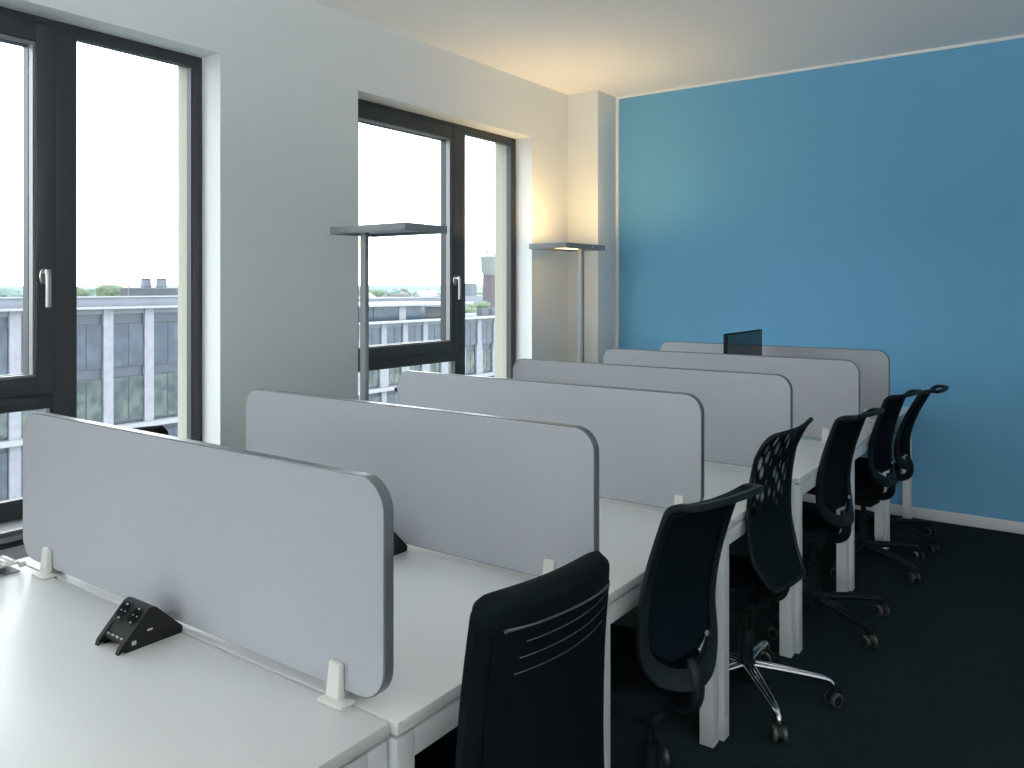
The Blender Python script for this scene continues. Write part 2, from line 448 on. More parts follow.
# ribbed cable tray flap lying on the far left corner of the first desk
t = thing('cable_flap', 'white ribbed cable flap at the window end of the nearest desk', 'cable outlet', (-2.545, .80, TOP))
bm = bmesh.new()
box(bm, .0, .085, .0, .25, .018, .026, .003)
for i in range(14): box(bm, .006, .079, .012+i*.017, .020+i*.017, .026, .030, .001)
link('ribbed_lid', bm, M['clamp'], t, True)
bm = bmesh.new(); box(bm, .004, .10, .004, .246, 0.0005, .004); box(bm, .0, .008, 0, .25, .0005, .018)
link('dark_opening', bm, M['gap'], t)
bm = bmesh.new(); lathe(bm, [(.0, 0), (.006, 0), (.008, .003), (.008, .015), (.006, .018), (0, .018)], (.075, .253, .012), 'Y', 16)
link('end_knob', bm, M['clamp'], t, True)

# ------------------------------------------------------------------ divider screens
SCR = [(1.088, -2.530, -1.070), (1.820, -2.485, -1.039), (2.645, -2.522, -1.088), (3.470, -2.477, -1.029), (4.335, -2.417, -.947), (5.150, -2.42, -.960)]
SL = ['grey felt desk screen nearest the camera, behind the black socket wedge',
      'second grey desk screen from the camera, right beyond the nearest one',
      'third grey desk screen from the camera, left corner in front of second window',
      'fourth grey desk screen from the camera, its left end below the corner lamp',
      'fifth grey desk screen from the camera, directly in front of the monitor',
      'farthest grey desk screen, closest to the blue wall, behind the monitor']
ZB, ZT = .756, 1.172
def rrect(w, h, r, n=8):
    pts = []
    for cx, cz, a0 in ((w/2-r, h/2-r, 0), (-w/2+r, h/2-r, 90), (-w/2+r, -h/2+r, 180), (w/2-r, -h/2+r, 270)):
        for k in range(n+1):
            a = math.radians(a0+90*k/n); pts.append((cx+r*math.cos(a), cz+r*math.sin(a)))
    return pts
SCR_OBJ = []
for k, (y, xl, xr) in enumerate(SCR):
    ZT = (1.180, 1.174, 1.168, 1.165, 1.168, 1.166)[k]
    w, h = xr-xl, ZT-ZB
    s = thing('desk_screen', SL[k], 'desk screen', ((xl+xr)/2, y, TOP), group='grey screens across the desk row')
    th = .028
    zc = ZB+h/2-TOP
    bm = bmesh.new()
    prism(bm, [(x, .0, zc+z) for x, z in rrect(w-.006, h-.006, .062)], (0, th, 0))
    link('felt_panel', bm, M['felt'], s)
    bm = bmesh.new()
    o = rrect(w, h, .065); i_ = rrect(w-.006, h-.006, .062)
    n = len(o)
    rings = [[bm.verts.new((p[0], yy, zc+p[1])) for p in src] for src, yy in ((i_, .002), (o, .003), (o, th-.003), (i_, th-.002))]
    for a in range(3):
        for q in range(n): bm.faces.new((rings[a][q], rings[a][(q+1) % n], rings[a+1][(q+1) % n], rings[a+1][q]))
    link('edge_band', bm, M['edge'], s, True)
    for sx in (-w/2+.165, w/2-(.122, .133, .078, .12, .16, .12)[k]):
        bm = bmesh.new()
        box(bm, sx-.024, sx+.046, -.038, -.0005, .0003, .007, .003)
        # tapered upright
        vs = [(-.0165, -.013), (.0165, -.013), (.0165, -.001), (-.0165, -.001)]
        b0 = [bm.verts.new((sx+px*1.15, py-(.006 if py < -.01 else 0), .006)) for px, py in vs]
        b1 = [bm.verts.new((sx+px*.98, py, .072)) for px, py in vs]
        bm.faces.new(b0); bm.faces.new(b1)
        for q in range(4): bm.faces.new((b0[q], b0[(q+1) % 4], b1[(q+1) % 4], b1[q]))
        es = [e for e in bm.edges if e.verts[0].co.z > .05 or e.verts[1].co.z > .05]
        bmesh.ops.bevel(bm, geom=es, offset=.002, segments=2, affect='EDGES')
        box(bm, sx-.014, sx+.014, th+.0005, th+.012, .02, .070, .003)
        box(bm, sx-.012, sx+.012, -.002, th+.006, .001, .0145)
        link('clamp', bm, M['clamp'], s, True)
    SCR_OBJ.append(s)

# ------------------------------------------------------------------ power socket wedges
def make_wedge(loc, rz, label):
    t = thing('power_socket_wedge', label, 'power socket', loc, rz, 'black socket wedges on the desks')
    W = .100; D = .152; H = .083; yp = .074      # front at y=0, apex at yp
    bm = bmesh.new()
    # two side cheeks that reach the desk, recessed middle body
    side = [(0, .0), (.004, .012), (yp-.006, H-.003), (yp+.004, H), (yp+.014, H-.004), (D, .016), (D, .004), (D-.004, 0), (.016, 0), (.010, .006)]
    for x in (-W/2, W/2-.014): prism(bm, [(x, y, z) for y, z in side], (.014, 0, 0))
    mid = [(.018, .012), (.016, .020), (yp-.004, H-.002), (yp+.004, H), (yp+.014, H-.004), (D, .016), (D, .002), (.03, .002)]
    prism(bm, [(-W/2+.014, y, z) for y, z in mid], (W-.028, 0, 0))
    body = link('housing', bm, M['socket'], t)
    # frame of the front slope
    sl = Vector((0, yp-.020, H-.022)).normalized(); nrm = Vector((0, -sl.z, sl.y)).normalized()
    base = Vector((0, .016, .020))
    def onslope(x, s, off): return base+Vector((x, 0, 0))+sl*s+nrm*off
    L = math.hypot(yp-.020, H-.022)
    for sx in (-.0245, .0245):
        bm = bmesh.new()
        c = onslope(sx, L-.024, 0)
        def disc(r, off, mi, r2=None):
            ring = [bm.verts.new(c+nrm*off+(Vector((1, 0, 0))*math.cos(2*PI*k/28)+sl*math.sin(2*PI*k/28))*r) for k in range(28)]
            if r2 is None: bm.faces.new(ring).material_index = mi
            else:
                ring2 = [bm.verts.new(c+nrm*(off-.001)+(Vector((1, 0, 0))*math.cos(2*PI*k/28)+sl*math.sin(2*PI*k/28))*r2) for k in range(28)]
                for k in range(28): bm.faces.new((ring[k], ring[(k+1) % 28], ring2[(k+1) % 28], ring2[k])).material_index = mi
        disc(.0225, .0030, 1, .0195); disc(.0195, .0022, 0); disc(.0225, .003, 1, .0228)
        out = link('outlet', bm, M['sockhole'], t, mats=[M['sockhole'], M['frameblk']])
        bm = bmesh.new()
        for q in (-1, 1):
            cc = c+sl*q*.0155+nrm*.0035
            box(bm, cc.x-.0025, cc.x+.0025, cc.y-.0015, cc.y+.0015, cc.z-.0015, cc.z+.0015)
            cc = c+Vector((q*.008, 0, 0))+nrm*.0032
            box(bm, cc.x-.0015, cc.x+.0015, cc.y-.001, cc.y+.001, cc.z-.001, cc.z+.001)
        link('contact', bm, M['silver'], out)
    for q in range(4):
        bm = bmesh.new(); cc = onslope(-.027+q*.018, .006, .0006)
        box(bm, cc.x-.0045, cc.x+.0045, cc.y-.001, cc.y+.001, cc.z-.002, cc.z+.002)
        link('usb_port', bm, M['silver'], t)
    bm = bmesh.new(); box(bm, W/2, W/2+.0008, .066, .078, .032, .036); link('white_marking', bm, M['labelw'], t)
    bm = bmesh.new(); box(bm, W/2, W/2+.0012, .030, .040, .012, .021, .0005); link('network_port', bm, M['labelw'], t)
    return t
make_wedge((-1.762, .930, TOP), 0, 'black socket wedge with two outlets on the nearest white desk')
make_wedge((-1.735, 1.660, TOP), 0, 'black socket wedge peeking out behind the nearest screen, on second desk')

# ------------------------------------------------------------------ floor lamps
def lamp(loc_pole, ax, label, on, sgn):
    """head .55 x .34; the pole stands under the middle of one long edge. ax='X' long side along X."""
    t = thing('floor_lamp', label, 'floor lamp', (loc_pole[0], loc_pole[1], 0))
    L, Wd, Hh, zt = .545, .335, .038, 1.85
    off = .075                                     # pole from the middle of the head
    if ax == 'X': x0, x1, y0, y1 = -.205, .322, -.045, .265
    else: x0, x1, y0, y1 = -.285, .03, -.25, .30
    bm = bmesh.new()
    T = .012
    box(bm, x0, x1, y0, y0+T, zt-Hh, zt, .002); box(bm, x0, x1, y1-T, y1, zt-Hh, zt, .002)
    box(bm, x0, x0+T, y0+T, y1-T, zt-Hh, zt, .002); box(bm, x1-T, x1, y0+T, y1-T, zt-Hh, zt, .002)
    box(bm, x0+T, x1-T, y0+T, y1-T, zt-.020, zt-.012)
    link('lamp_head', bm, M['lampgrey'], t, True)
    boxobj('lower_diffuser', (x0+.05, x1-.05, y0+.05, y1-.05, zt-.0245, zt-.0205), M['warmdown'] if on else M['lampunder'], t)
    boxobj('upper_diffuser', (x0+.05, x1-.05, y0+.05, y1-.05, zt-.011, zt-.007), M['warm'] if on else M['lampunder'], t)
    boxobj('pole', (-.0195, .0195, -.013, .013, .012, zt-.021), M['lampgrey'], t, .003)
    boxobj('base_plate', (x0+.06, x0+.42, -.02, .26, 0, .012), M['lampgrey'], t, .003) if ax == 'X' else boxobj('base_plate', (-.27, .03, -.17, .17, 0, .012), M['lampgrey'], t, .003)
    if not on:
        boxobj('sticker', (-.018, -.004, -.0145, -.0131, 1.74, 1.785), M['yellow'], t)
    else:
        boxobj('sensor', (x1-.0005, x1+.001, .10, .125, zt-.024, zt-.010), M['labelw'], t)
    return t
lamp((-2.985, 2.895), 'X', 'grey floor lamp with square head in front of the second window', False, 1)
lamp((-2.985, 5.035), 'Y', 'glowing grey floor lamp in the corner beside the blue wall', True, 1)

def add_fill_lamp(src, x, y, rz, label):  # unseen lamps added to brighten the ceiling and walls
    c = copy_tree(src); c.location = (x, y, 0); c.rotation_euler = (0, 0, rz); c['label'] = label
    for ch in c.children:
        if ch.name.startswith('upper_diffuser'):
            ch.data = ch.data.copy(); ch.data.materials[0] = M['neutral']
    return c
LAMP2 = [o for o in S.objects if o.name.startswith('floor_lamp')][-1]
add_fill_lamp(LAMP2, 2.0, .9, 0, 'added neutral fill lamp on the open floor to the right, outside the view')
add_fill_lamp(LAMP2, 1.6, -1.6, 0, 'added neutral fill lamp behind the camera on the right')
add_fill_lamp(LAMP2, -2.4, -2.4, 0, 'added neutral fill lamp behind the camera on the left')

# ------------------------------------------------------------------ monitor
t = thing('monitor', 'dark switched-off monitor rising behind the fifth grey screen', 'monitor', (-1.70, 4.785, TOP))
bm = bmesh.new(); box(bm, -.010, .010, -.31, .31, .165, .532, .004); link('casing', bm, M['frameblk'], t, True)
boxobj('display', (.0101, .0112, -.300, .300, .178, .524), M['monitor'], t)
bm = bmesh.new(); tube(bm, [(-.03, 0, .008), (-.03, 0, .33)], .018, 14); box(bm, -.035, -.008, -.03, .03, .30, .36, .003); link('stand', bm, M['frameblk'], t, True)
boxobj('stand_base', (-.11, .09, -.11, .11, 0, .008), M['frameblk'], t, .003)

# ------------------------------------------------------------------ chairs
def base_parts(root, arm_mat, R, a0, chrome=False):
    bm = bmesh.new()
    lathe(bm, [(.0, .065), (.042, .065), (.045, .075), (.040, .125), (.030, .135), (.0, .135)], n=24)
    link('base_hub', bm, M['frameblk'], root, True)
    bm = bmesh.new()
    lathe(bm, [(.0, .13), (.026, .13), (.026, .26), (.014, .262), (.014, .40), (0, .40)], n=20)
    link('gas_column', bm, M['black'], root, True)
    for k in range(5):
        a = a0+k*2*PI/5
        c, s = math.cos(a), math.sin(a)
        bm = bmesh.new()
        if chrome:
            for q in (-1, 1):
                ox, oy = -s*.010*q, c*.010*q
                pts = smoothpath([(c*.03+ox*1.4, s*.03+oy*1.4, .125), (c*R*.5+ox, s*R*.5+oy, .112), (c*R*.85+ox*.5, s*R*.85+oy*.5, .098), (c*R*.97, s*R*.97, .085), (c*R, s*R, .060)], 5)
                tube(bm, pts, [.0095]*len(pts), 10)
        else:
            pts = [(c*.03, s*.03, .105), (c*R*.5, s*R*.5, .100), (c*R*.92, s*R*.92, .082), (c*R, s*R, .078)]
            tube(bm, pts, [.026, .021, .016, .012], 12, flat=.75)
            tube(bm, [(c*R, s*R, .086), (c*R, s*R, .052)], .010, 10)
        link('base_arm', bm, arm_mat, root, True)
        # caster: hood with two wheels
        ca = a+1.1*math.sin(k*2.3+a0*3)+.6
        cr = bpy.data.objects.new('caster', None); COL.objects.link(cr); cr.parent = root
        cr.location = (c*R, s*R, 0); cr.rotation_euler = (0, 0, ca)
        bm = bmesh.new()
        hood = [(-.027, .024)] + [(.030*math.cos(math.radians(t_)), .029+.030*math.sin(math.radians(t_))) for t_ in range(170, -1, -17)] + [(.027, .024)]
        prism(bm, [(x, -.010, z) for x, z in hood], (0, .020, 0))
        tube(bm, [(0, 0, .045), (0, 0, .066)], .008, 10)
        link('caster_hood', bm, M['black'], cr, True)
        for q in (-1, 1):
            bm = bmesh.new()
            yb = q*.010
            lathe(bm, [(0, yb), (.019, yb), (.019, yb+q*.012), (.017, yb+q*.015), (0, yb+q*.015)], (0, 0, .0255), 'Y', 22, 0)
            lathe(bm, [(.019, yb), (.0255, yb), (.0255, yb+q*.011), (.0215, yb+q*.0145), (.019, yb+q*.0145)], (0, 0, .0255), 'Y', 22, 1)
            link('caster_wheel', bm, M['black'], cr, True, mats=[M['black'], M['tread']])
def seat_parts(root, m, x0=-.36, x1=.085, hw=.205, z=.455):
    n = 40; bm = bmesh.new(); rings = []
    cx, rx = (x0+x1)/2, (x1-x0)/2
    for sc, zz in ((.90, z-.070), (.985, z-.058), (1.0, z-.035), (.985, z-.010), (.93, z), (.5, z-.004), (.0, z-.006)):
        ring = []
        for k in range(n):
            a = 2*PI*k/n; ca, sa = math.cos(a), math.sin(a)
            e = 2/3.4
            px = rx*sc*math.copysign(abs(ca)**e, ca); py = hw*sc*math.copysign(abs(sa)**e, sa)
            drop = -.025*max(0, (-px/rx-.55))**1.5 if px < 0 else 0
            ring.append(bm.verts.new((cx+px, py, zz+drop)))
        rings.append(ring)
    for i in range(len(rings)-1):
        for k in range(n): bm.faces.new((rings[i][k], rings[i][(k+1) % n], rings[i+1][(k+1) % n], rings[i+1][k]))
    bm.faces.new(rings[0]); bmesh.ops.remove_doubles(bm, verts=bm.verts, dist=1e-5)
    link('seat', bm, m, root, True)
    bm = bmesh.new()
    box(bm, -.20, .07, -.075, .075, z-.115, z-.071, .012); tube(bm, [(-.05, .06, z-.095), (-.06, .20, z-.10)], .006, 8); box(bm, -.085, -.03, .19, .23, z-.108, z-.094, .004)
    link('seat_mechanism', bm, M['black'], root, True)

class Prof:
    """a back profile in x-z, addressed by arc length"""
    def __init__(self, pts):
        self.p = smoothpath([(x, 0, z) for z, x in pts], 8)
        self.s = [0.]
        for i in range(1, len(self.p)): self.s.append(self.s[-1]+(self.p[i]-self.p[i-1]).length)
        self.L = self.s[-1]
    def at(self, s):
        s = max(0, min(self.L, s))
        for i in range(1, len(self.s)):
            if s <= self.s[i]+1e-9:
                t = (s-self.s[i-1])/(self.s[i]-self.s[i-1]); return self.p[i-1].lerp(self.p[i], t)
        return self.p[-1]
    def s_of_z(self, z):
        for i, q in enumerate(self.p):
            if q.z >= z: return self.s[i]
        return self.L
def uh(s, s0, r, hw):            # half width of a shape with a U bottom
    if s <= s0: return 0
    if s < s0+r: return hw*(1-(1-(s-s0)/r)**2)**.5
    return hw

def mesh_chair(name='office_chair', a0=0., lean=0.):
    root = thing(name, '', 'office chair')
    P_ = Prof([(.465, .150), (.508, .126), (.574, .112), (.65, .106), (.726, .114), (.802, .131), (.877, .155), (.943, .179), (.972, .193), (.988, .213), (.992, .240), (.995, .266)])
    L = P_.L; sbar = P_.s_of_z(.968)
    def hw(s):
        w = uh(s, 0, .13, 1.)*(.172-.008*min(1, max(0, s-.12)/.35))
        if s > L-.03: w *= 1-.10*((s-(L-.03))/.03)**2
        return w
    def hi(s):
        if s < .055 or s > L-.014: return 0
        if sbar-.008 < s < sbar+.010: return 0
        if s <= sbar:
            return max(0, uh(s, .055, .10, 1.)*(hw(s)-.034+.016*min(1, s/.4)))
        q = (s-sbar-.010)/(L-.014-sbar-.010)
        return max(0, (hw(s)-.020)*(1-(2*q-1)**6)**.5)
    def pos(y, s, off=0.):
        c = P_.at(s); t = (P_.at(s+.004)-P_.at(s-.004)).normalized(); nn = Vector((t.z, 0, -t.x))
        wrap = -.9*y*y*(1.0 if s < sbar else max(.5, 1-(s-sbar)/.1))
        return Vector((c.x+.012+wrap, y, c.z))+nn*off
    # frame
    bm = bmesh.new()
    ss = sorted(set([L*k/70 for k in range(71)]+[.002, .008, .016, .055, .0551, sbar-.008, sbar-.0081, sbar+.010, sbar+.0101, L-.014, L-.0139, L-.004]))
    for sg in (-1, 1):
        rows = []
        for s in ss:
            o, i = hw(s), hi(s)
            rows.append([bm.verts.new(pos(sg*(i+(o-i)*k/5), s)) for k in range(6)])
        for r0, r1 in zip(rows, rows[1:]):
            for k in range(5):
                try: bm.faces.new((r0[k], r0[k+1], r1[k+1], r1[k]))
                except ValueError: pass
    bmesh.ops.remove_doubles(bm, verts=bm.verts, dist=.0004)
    bmesh.ops.dissolve_degenerate(bm, edges=bm.edges, dist=.0003)
    f = link('back_frame', bm, M['frameblk'], root, True)
    md = f.modifiers.new('thick', 'SOLIDIFY'); md.thickness = .017; md.offset = 0
    md = f.modifiers.new('bev', 'BEVEL'); md.width = .004; md.segments = 2; md.limit_method = 'ANGLE'
    # mesh panel
    bm = bmesh.new(); rows = []
    for k in range(41):
        s = .085+(sbar-.004-.085)*k/40
        w = min(hi(s) if s < sbar-.012 else hi(sbar-.012), 1)+.004
        w *= uh(s, .08, .10, 1.)**.5 if s < .18 else 1
        rows.append([bm.verts.new(pos(w*q/8, s, -.004-.010*(1-(q/8)**2))) for q in range(-8, 9)])
    for r0, r1 in zip(rows, rows[1:]):
        for q in range(16): bm.faces.new((r0[q], r0[q+1], r1[q+1], r1[q]))
    pn = link('back_mesh', bm, M['fabric'], root, True)
    md = pn.modifiers.new('thick', 'SOLIDIFY'); md.thickness = .004; md.offset = 0
    # spine that carries the back
    bm = bmesh.new()
    pts = smoothpath([(.134, 0, .535), (.148, 0, .50), (.154, 0, .455), (.140, 0, .415), (.09, 0, .395), (-.02, 0, .392)], 5)
    tube(bm, pts, [.012+.014*min(1, i/6) for i in range(len(pts))], 14, flat=.8)
    link('back_support', bm, M['frameblk'], root, True)
    bm = bmesh.new(); lathe(bm, [(0, 0), (.008, 0), (.008, .004), (0, .005)], (.128, .085, .58), 'X', 14); link('adjuster_button', bm, M['silver'], root, True)
    seat_parts(root, M['leather'])
    base_parts(root, M['frameblk'], .335, a0)
    return root

GRP = 'black mesh-back office chairs'
c0 = mesh_chair(a0=math.radians(-22))
places = [  # x, y, yaw degrees, label
    (-1.010, 2.085, -12, 'black mesh chair with looped top rail between the nearest padded chair and the chrome-based chair'),
    (-1.045, 3.880, -10, 'black mesh chair with looped top rail just beyond the chrome-based chair'),
    (-1.030, 4.820, -8, 'second-farthest black mesh chair on the right side, before the leaning last one'),
    (-1.030, 5.360, -3, 'farthest black mesh chair on the right side, its back leaning towards the blue wall'),
    (-2.760, 3.300, 178, 'black chair at the window side, mostly hidden behind the third screen')]
CH = []
for i, (x, y, yw, lab) in enumerate(places):
    c = c0 if i == 0 else copy_tree(c0)
    c.location = (x, y, 0); c.rotation_euler = (0, 0, math.radians(yw))
    c['label'] = lab; c['group'] = GRP
    CH.append(c)
CH[1].scale = (.985,)*3; CH[2].scale = (.973,)*3; CH[3].scale = (.973,)*3
for o in CH[3].children:          # the last chair's back is reclined
    if o.name.startswith(('back_frame', 'back_mesh', 'adjuster')):
        o.matrix_local = Matrix.Translation((.10, 0, .52)) @ Matrix.Rotation(math.radians(9), 4, 'Y') @ Matrix.Translation((-.10, 0, -.52))

# the perforated-back chair with chrome base
def net_chair():
    root = thing('office_chair', 'black perforated-back office chair on a chrome star base', 'office chair', (-1.055, 2.995, 0), math.radians(-6))
    P_ = Prof([(.470, .170), (.505, .150), (.57, .126), (.66, .108), (.76, .106), (.85, .114), (.926, .128), (.978, .144), (1.008, .160), (1.022, .174)])
    L = P_.L
    def hw(s):
        return (.192-.020*min(1, s/L))*min(1., .74+.26*min(1, s/.12)**.8) if s < L-.03 else .172-.012*((s-L+.03)/.03)**2
    def pos(y, s, off=0.):
        c = P_.at(s); t = (P_.at(s+.004)-P_.at(s-.004)).normalized(); nn = Vector((t.z, 0, -t.x))
        lift = 2.6*max(0, y)**2.4 * max(0, (s-L+.07)/.07)
        return Vector((c.x+.012-.8*y*y*(1-max(0, (s-L+.10)/.14))+lift*.2, y, c.z+lift*.7))+nn*off
    bm = bmesh.new(); rows = []
    for k in range(49):
        s = L*k/48; w = hw(s)-.006
        rows.append([bm.verts.new(pos(w*q/10, s)) for q in range(-10, 11)])
    for r0, r1 in zip(rows, rows[1:]):
        for q in range(20): bm.faces.new((r0[q], r0[q+1], r1[q+1], r1[q]))
    link('back_net', bm, M['net'], root, True)
    bm = bmesh.new()
    loop = [pos(-(hw(L*k/40)-.006), L*k/40) for k in range(41)]
    top = [pos((hw(L)-.006)*q/8, L) for q in range(-7, 8)]
    right = [pos(hw(L*k/40)-.006, L*k/40) for k in range(40, -1, -1)]
    bot = [pos((hw(0)-.006)*q/8, 0) for q in range(7, -9, -1)]
    tube(bm, loop+top+right+bot, .0085, 10, caps=False)
    link('back_frame', bm, M['frameblk'], root, True)
    bm = bmesh.new()
    pts = smoothpath([(.135, 0, .53), (.150, 0, .49), (.155, 0, .45), (.12, 0, .40), (.0, 0, .385)], 5)
    tube(bm, pts, [.009+.009*min(1, i/8) for i in range(len(pts))], 12, flat=.8)
    link('back_support', bm, M['frameblk'], root, True)
    seat_parts(root, M['leather'], -.38, .07, .205, .45)
    base_parts(root, M['chrome'], .31, math.radians(-44), chrome=True)
    return root
net_chair()

# padded chair in the foreground
def padded_chair():
    root = thing('office_chair', 'black padded office chair with stitched rear lines, nearest the camera', 'office chair', (-.958, 1.327, 0), math.radians(-7))
    P_ = Prof([(.36, .13), (.45, .120), (.56, .116), (.68, .118), (.80, .124), (.90, .134), (.96, .142), (.992, .140)])
    L = P_.L
    HW = .185
    def hw(s): return HW*(1.15-.15*min(1, s/L)) if s < L-.05 else HW-.018*((s-L+.05)/.05)**2.2
    def pos(y, s, off=0.):
        c = P_.at(s); t = (P_.at(s+.004)-P_.at(s-.004)).normalized(); nn = Vector((t.z, 0, -t.x))
        return Vector((c.x+.010-.75*y*y, y, c.z))+nn*off
    def shell(s0, s1, inset, offs, ns=40, nq=12, topround=0.):
        """closed slab between offsets, with rounded rim"""
        bm = bmesh.new()
        A, B = [], []
        for k in range(ns+1):
            s = s0+(s1-s0)*k/ns
            ra, rb = [], []
            for q in range(-nq, nq+1):
                u = q/nq; w = hw(s)-inset
                e = (1-abs(u)**5)**.5; ek = 1.
                ks = min(1, (s1-s)/.024) if topround else 1
                e2 = (1-(1-ks)**2)**.5
                mid = (offs[0]+offs[1])/2; h = (offs[1]-offs[0])/2*(.25+.75*e)*(.12+.88*e2)
                ra.append(bm.verts.new(pos(u*w, s, mid-h))); rb.append(bm.verts.new(pos(u*w, s, mid+h)))
            A.append(ra); B.append(rb)
        n = 2*nq
        for k in range(ns):
            for q in range(n):
                bm.faces.new((A[k][q], A[k][q+1], A[k+1][q+1], A[k+1][q])); bm.faces.new((B[k][q], B[k+1][q], B[k+1][q+1], B[k][q+1]))
            bm.faces.new((A[k][0], A[k+1][0], B[k+1][0], B[k][0])); bm.faces.new((A[k][n], B[k][n], B[k+1][n], A[k+1][n]))
        bm.faces.new([*A[0], *reversed(B[0])]); bm.faces.new([*A[-1], *reversed(B[-1])])
        return bm
    link('back_cushion', shell(0, L-.008, 0, (-.070, .0), topround=1), M['leather'], root, True)
    sR = P_.s_of_z(.930)
    link('head_roll', shell(sR-.01, L, -.002, (-.073, .012), topround=1, ns=24), M['leather'], root, True)
    link('rear_panel', shell(.02, sR, .018, (-.004, .0075)), M['shell'], root, True)
    bm = bmesh.new()
    w = HW-.018
    pts = [pos(-w, s_, .006) for s_ in [.03+(sR-.05)*k/20 for k in range(21)]]+[pos(-w+.010, sR-.004, .008)]+[pos(w*q/12, sR-.002, .0105-.004*abs(q/12)**4) for q in range(-11, 12)]
    tube(bm, pts[21:], .0034, 8)
    link('piping', bm, M['piping'], root, True)
    for j, (ds, y0, y1) in enumerate(((.034, -.105, .165), (.062, -.118, .155), (.090, -.128, .140))):
        bm = bmesh.new()
        pts = []
        for q in range(25):
            u = q/24; y = y0+(y1-y0)*u
            pts.append(pos(y, sR-ds+.016*u**3, .0085*(1-abs(y/(w+.002))**5)**.5+.0002 if abs(y) < w else .003))
        tube(bm, pts, .0011, 6)
        link('stitched_seam', bm, M['piping'], root, True)
    bm = bmesh.new()
    tube(bm, smoothpath([(.128, 0, .46), (.15, 0, .40), (.11, 0, .355), (0, 0, .35)], 5), .026, 12, flat=.6)
    link('back_support', bm, M['frameblk'], root, True)
    seat_parts(root, M['leather'], -.38, .05, .23, .46)
    base_parts(root, M['frameblk'], .315, math.radians(10))
    return root
PAD = padded_chair()
c = copy_tree(PAD); c.location = (-2.80, 1.575, 0); c.rotation_euler = (0, 0, PI); c.scale = (1.02,)*3
c['label'] = 'black chair at the window side, its rounded top just above the nearest screen'

# ------------------------------------------------------------------ the town outside
F = 809.; A0 = math.atan(578/809.)
def far(u, v, dist):
    """a world point seen along a sight line at a given depth, used to lay out the distant town"""
    r = (u-512)/F*dist
    x = -math.sin(A0)*dist+math.cos(A0)*r; y = math.cos(A0)*dist+math.sin(A0)*r
    return Vector((x, y, 1.54-(v-287)/F*dist))
XF = -38.
PIT = 2.055
Y00 = 16.07
def office(name, label, k0, k1, ztop, zledge, storeys, loc_y):
    r = thing(name, label, 'building', (XF, Y00+k0*PIT, -17))
    def B(nm, b, m, par=r, bev=0):          # box given in world z, local x/y
        return boxobj(nm, (b[0], b[1], b[2], b[3], b[4]+17, b[5]+17), m, par, bev)
    W = (k1-k0)*PIT
    B('core', (-9, -.2, 0, W, -17, zledge-.3), M['spandrel'])
    B('roof', (-9, -.1, 0, W, zledge-.3, zledge-.05), M['roofg'])
    B('coping', (-.5, .35, -.25, W+.25, zledge-.05, zledge+.06), M['coping'])
    if ztop > zledge+.2:
        B('parapet', (-.35, -.05, -.2, W+.2, zledge+.06, ztop-.06), M['parapet'])
        B('parapet_cap', (-.45, .05, -.25, W+.25, ztop-.06, ztop), M['coping'])
    zs = [-5.35, -10.7]
    for z in zs: B('floor_band', (-.45, .2, -.2, W+.2, z, z+.24), M['coping'])
    for k in range(k0, k1+1):
        y = (k-k0)*PIT
        hwid = .235
        B('column', (-.45, -.02, y-hwid, y+hwid, -17, zledge-.05), M['stone'])
    for k in range(k0, k1):
        y0 = (k-k0)*PIT+.235; y1 = y0+PIT-.47
        for (za, zb, green) in storeys:
            wn = B('window', (-.44, -.14, y0+.01, y1-.01, za, zb), M['mull'])
            bm = bmesh.new(); ym = (y0+y1)/2
            for (p, q) in ((y0+.05, ym-.035), (ym+.035, y1-.05)): box(bm, -.1399, -.125, p, q, za+.06+17, zb-.06+17)
            link('pane', bm, M['paneg'] if green else M['pane'], wn)
    return r
off1 = office('office_building', 'stone office building with tall dark windows across the street, first window', -5, 6, 1.10, .55,
       [(-2.35, -.22, False), (-5.0, -2.8, True), (-8.0, -5.6, False), (-10.6, -8.5, True)], 0)
off2 = office('office_building', 'lower pale office wing with narrow columns seen through the second window', 8, 22, -.83, -.83,
       [(-2.9, -1.0, False), (-5.0, -3.3, True), (-8.0, -5.6, False), (-10.6, -8.5, True)], 0)
# bracket-like column thickenings on the lower wing (wider below the top storey)
for k in range(8, 23):
    y = (k-8)*PIT
    bm = bmesh.new()
    prism(bm, [(.0, y-.234, -2.6+17), (.0, y+.234, -2.6+17), (.0, y+.38, -3.4+17), (.0, y+.38, -5.1+17), (.0, y-.38, -5.1+17), (.0, y-.38, -3.4+17)], (-.32, 0, 0))
    link('column_foot', bm, M['stone'], off2)
# roof plant on the first building
p = far(122, 296, 46); q = far(179, 296, 46)
t = thing('roof_plant_screen', 'grey louvred plant enclosure on the roof of the first office building', 'roof plant', (-43.2, 24.06, .25))
bm = bmesh.new(); box(bm, -.9, 0, 0, 5.2, 0, 1.20)
link('louvre_wall', bm, M['louvre'], t); boxobj('screen_cap', (-.93, .03, -.03, 5.23, 1.20, 1.24), M['parapet'], t)
for i, u in enumerate((146, 161.5)):
    t = thing('roof_vent', ['left','right'][i]+' one of two square vents standing above the plant enclosure', 'roof vent', far(u, 289, 50), -A0*0, group='square roof vents')
    bm = bmesh.new(); box(bm, -.22, .22, -.22, .22, -.45, .56, .02); box(bm, -.25, .25, -.25, .25, .14, .24); box(bm, -.25, .25, -.25, .25, .60, .68, .02); box(bm, -.2, .2, -.2, .2, .56, .60)
    link('vent_stack', bm, M['parapet'], t)
tag(boxobj('lightning_rod', (-.02, .02, -.02, .02, 0, 1.6), M['parapet']), 'thin pale rod on the roof left of the plant enclosure', 'rod').location = far(128.5, 303, 44)
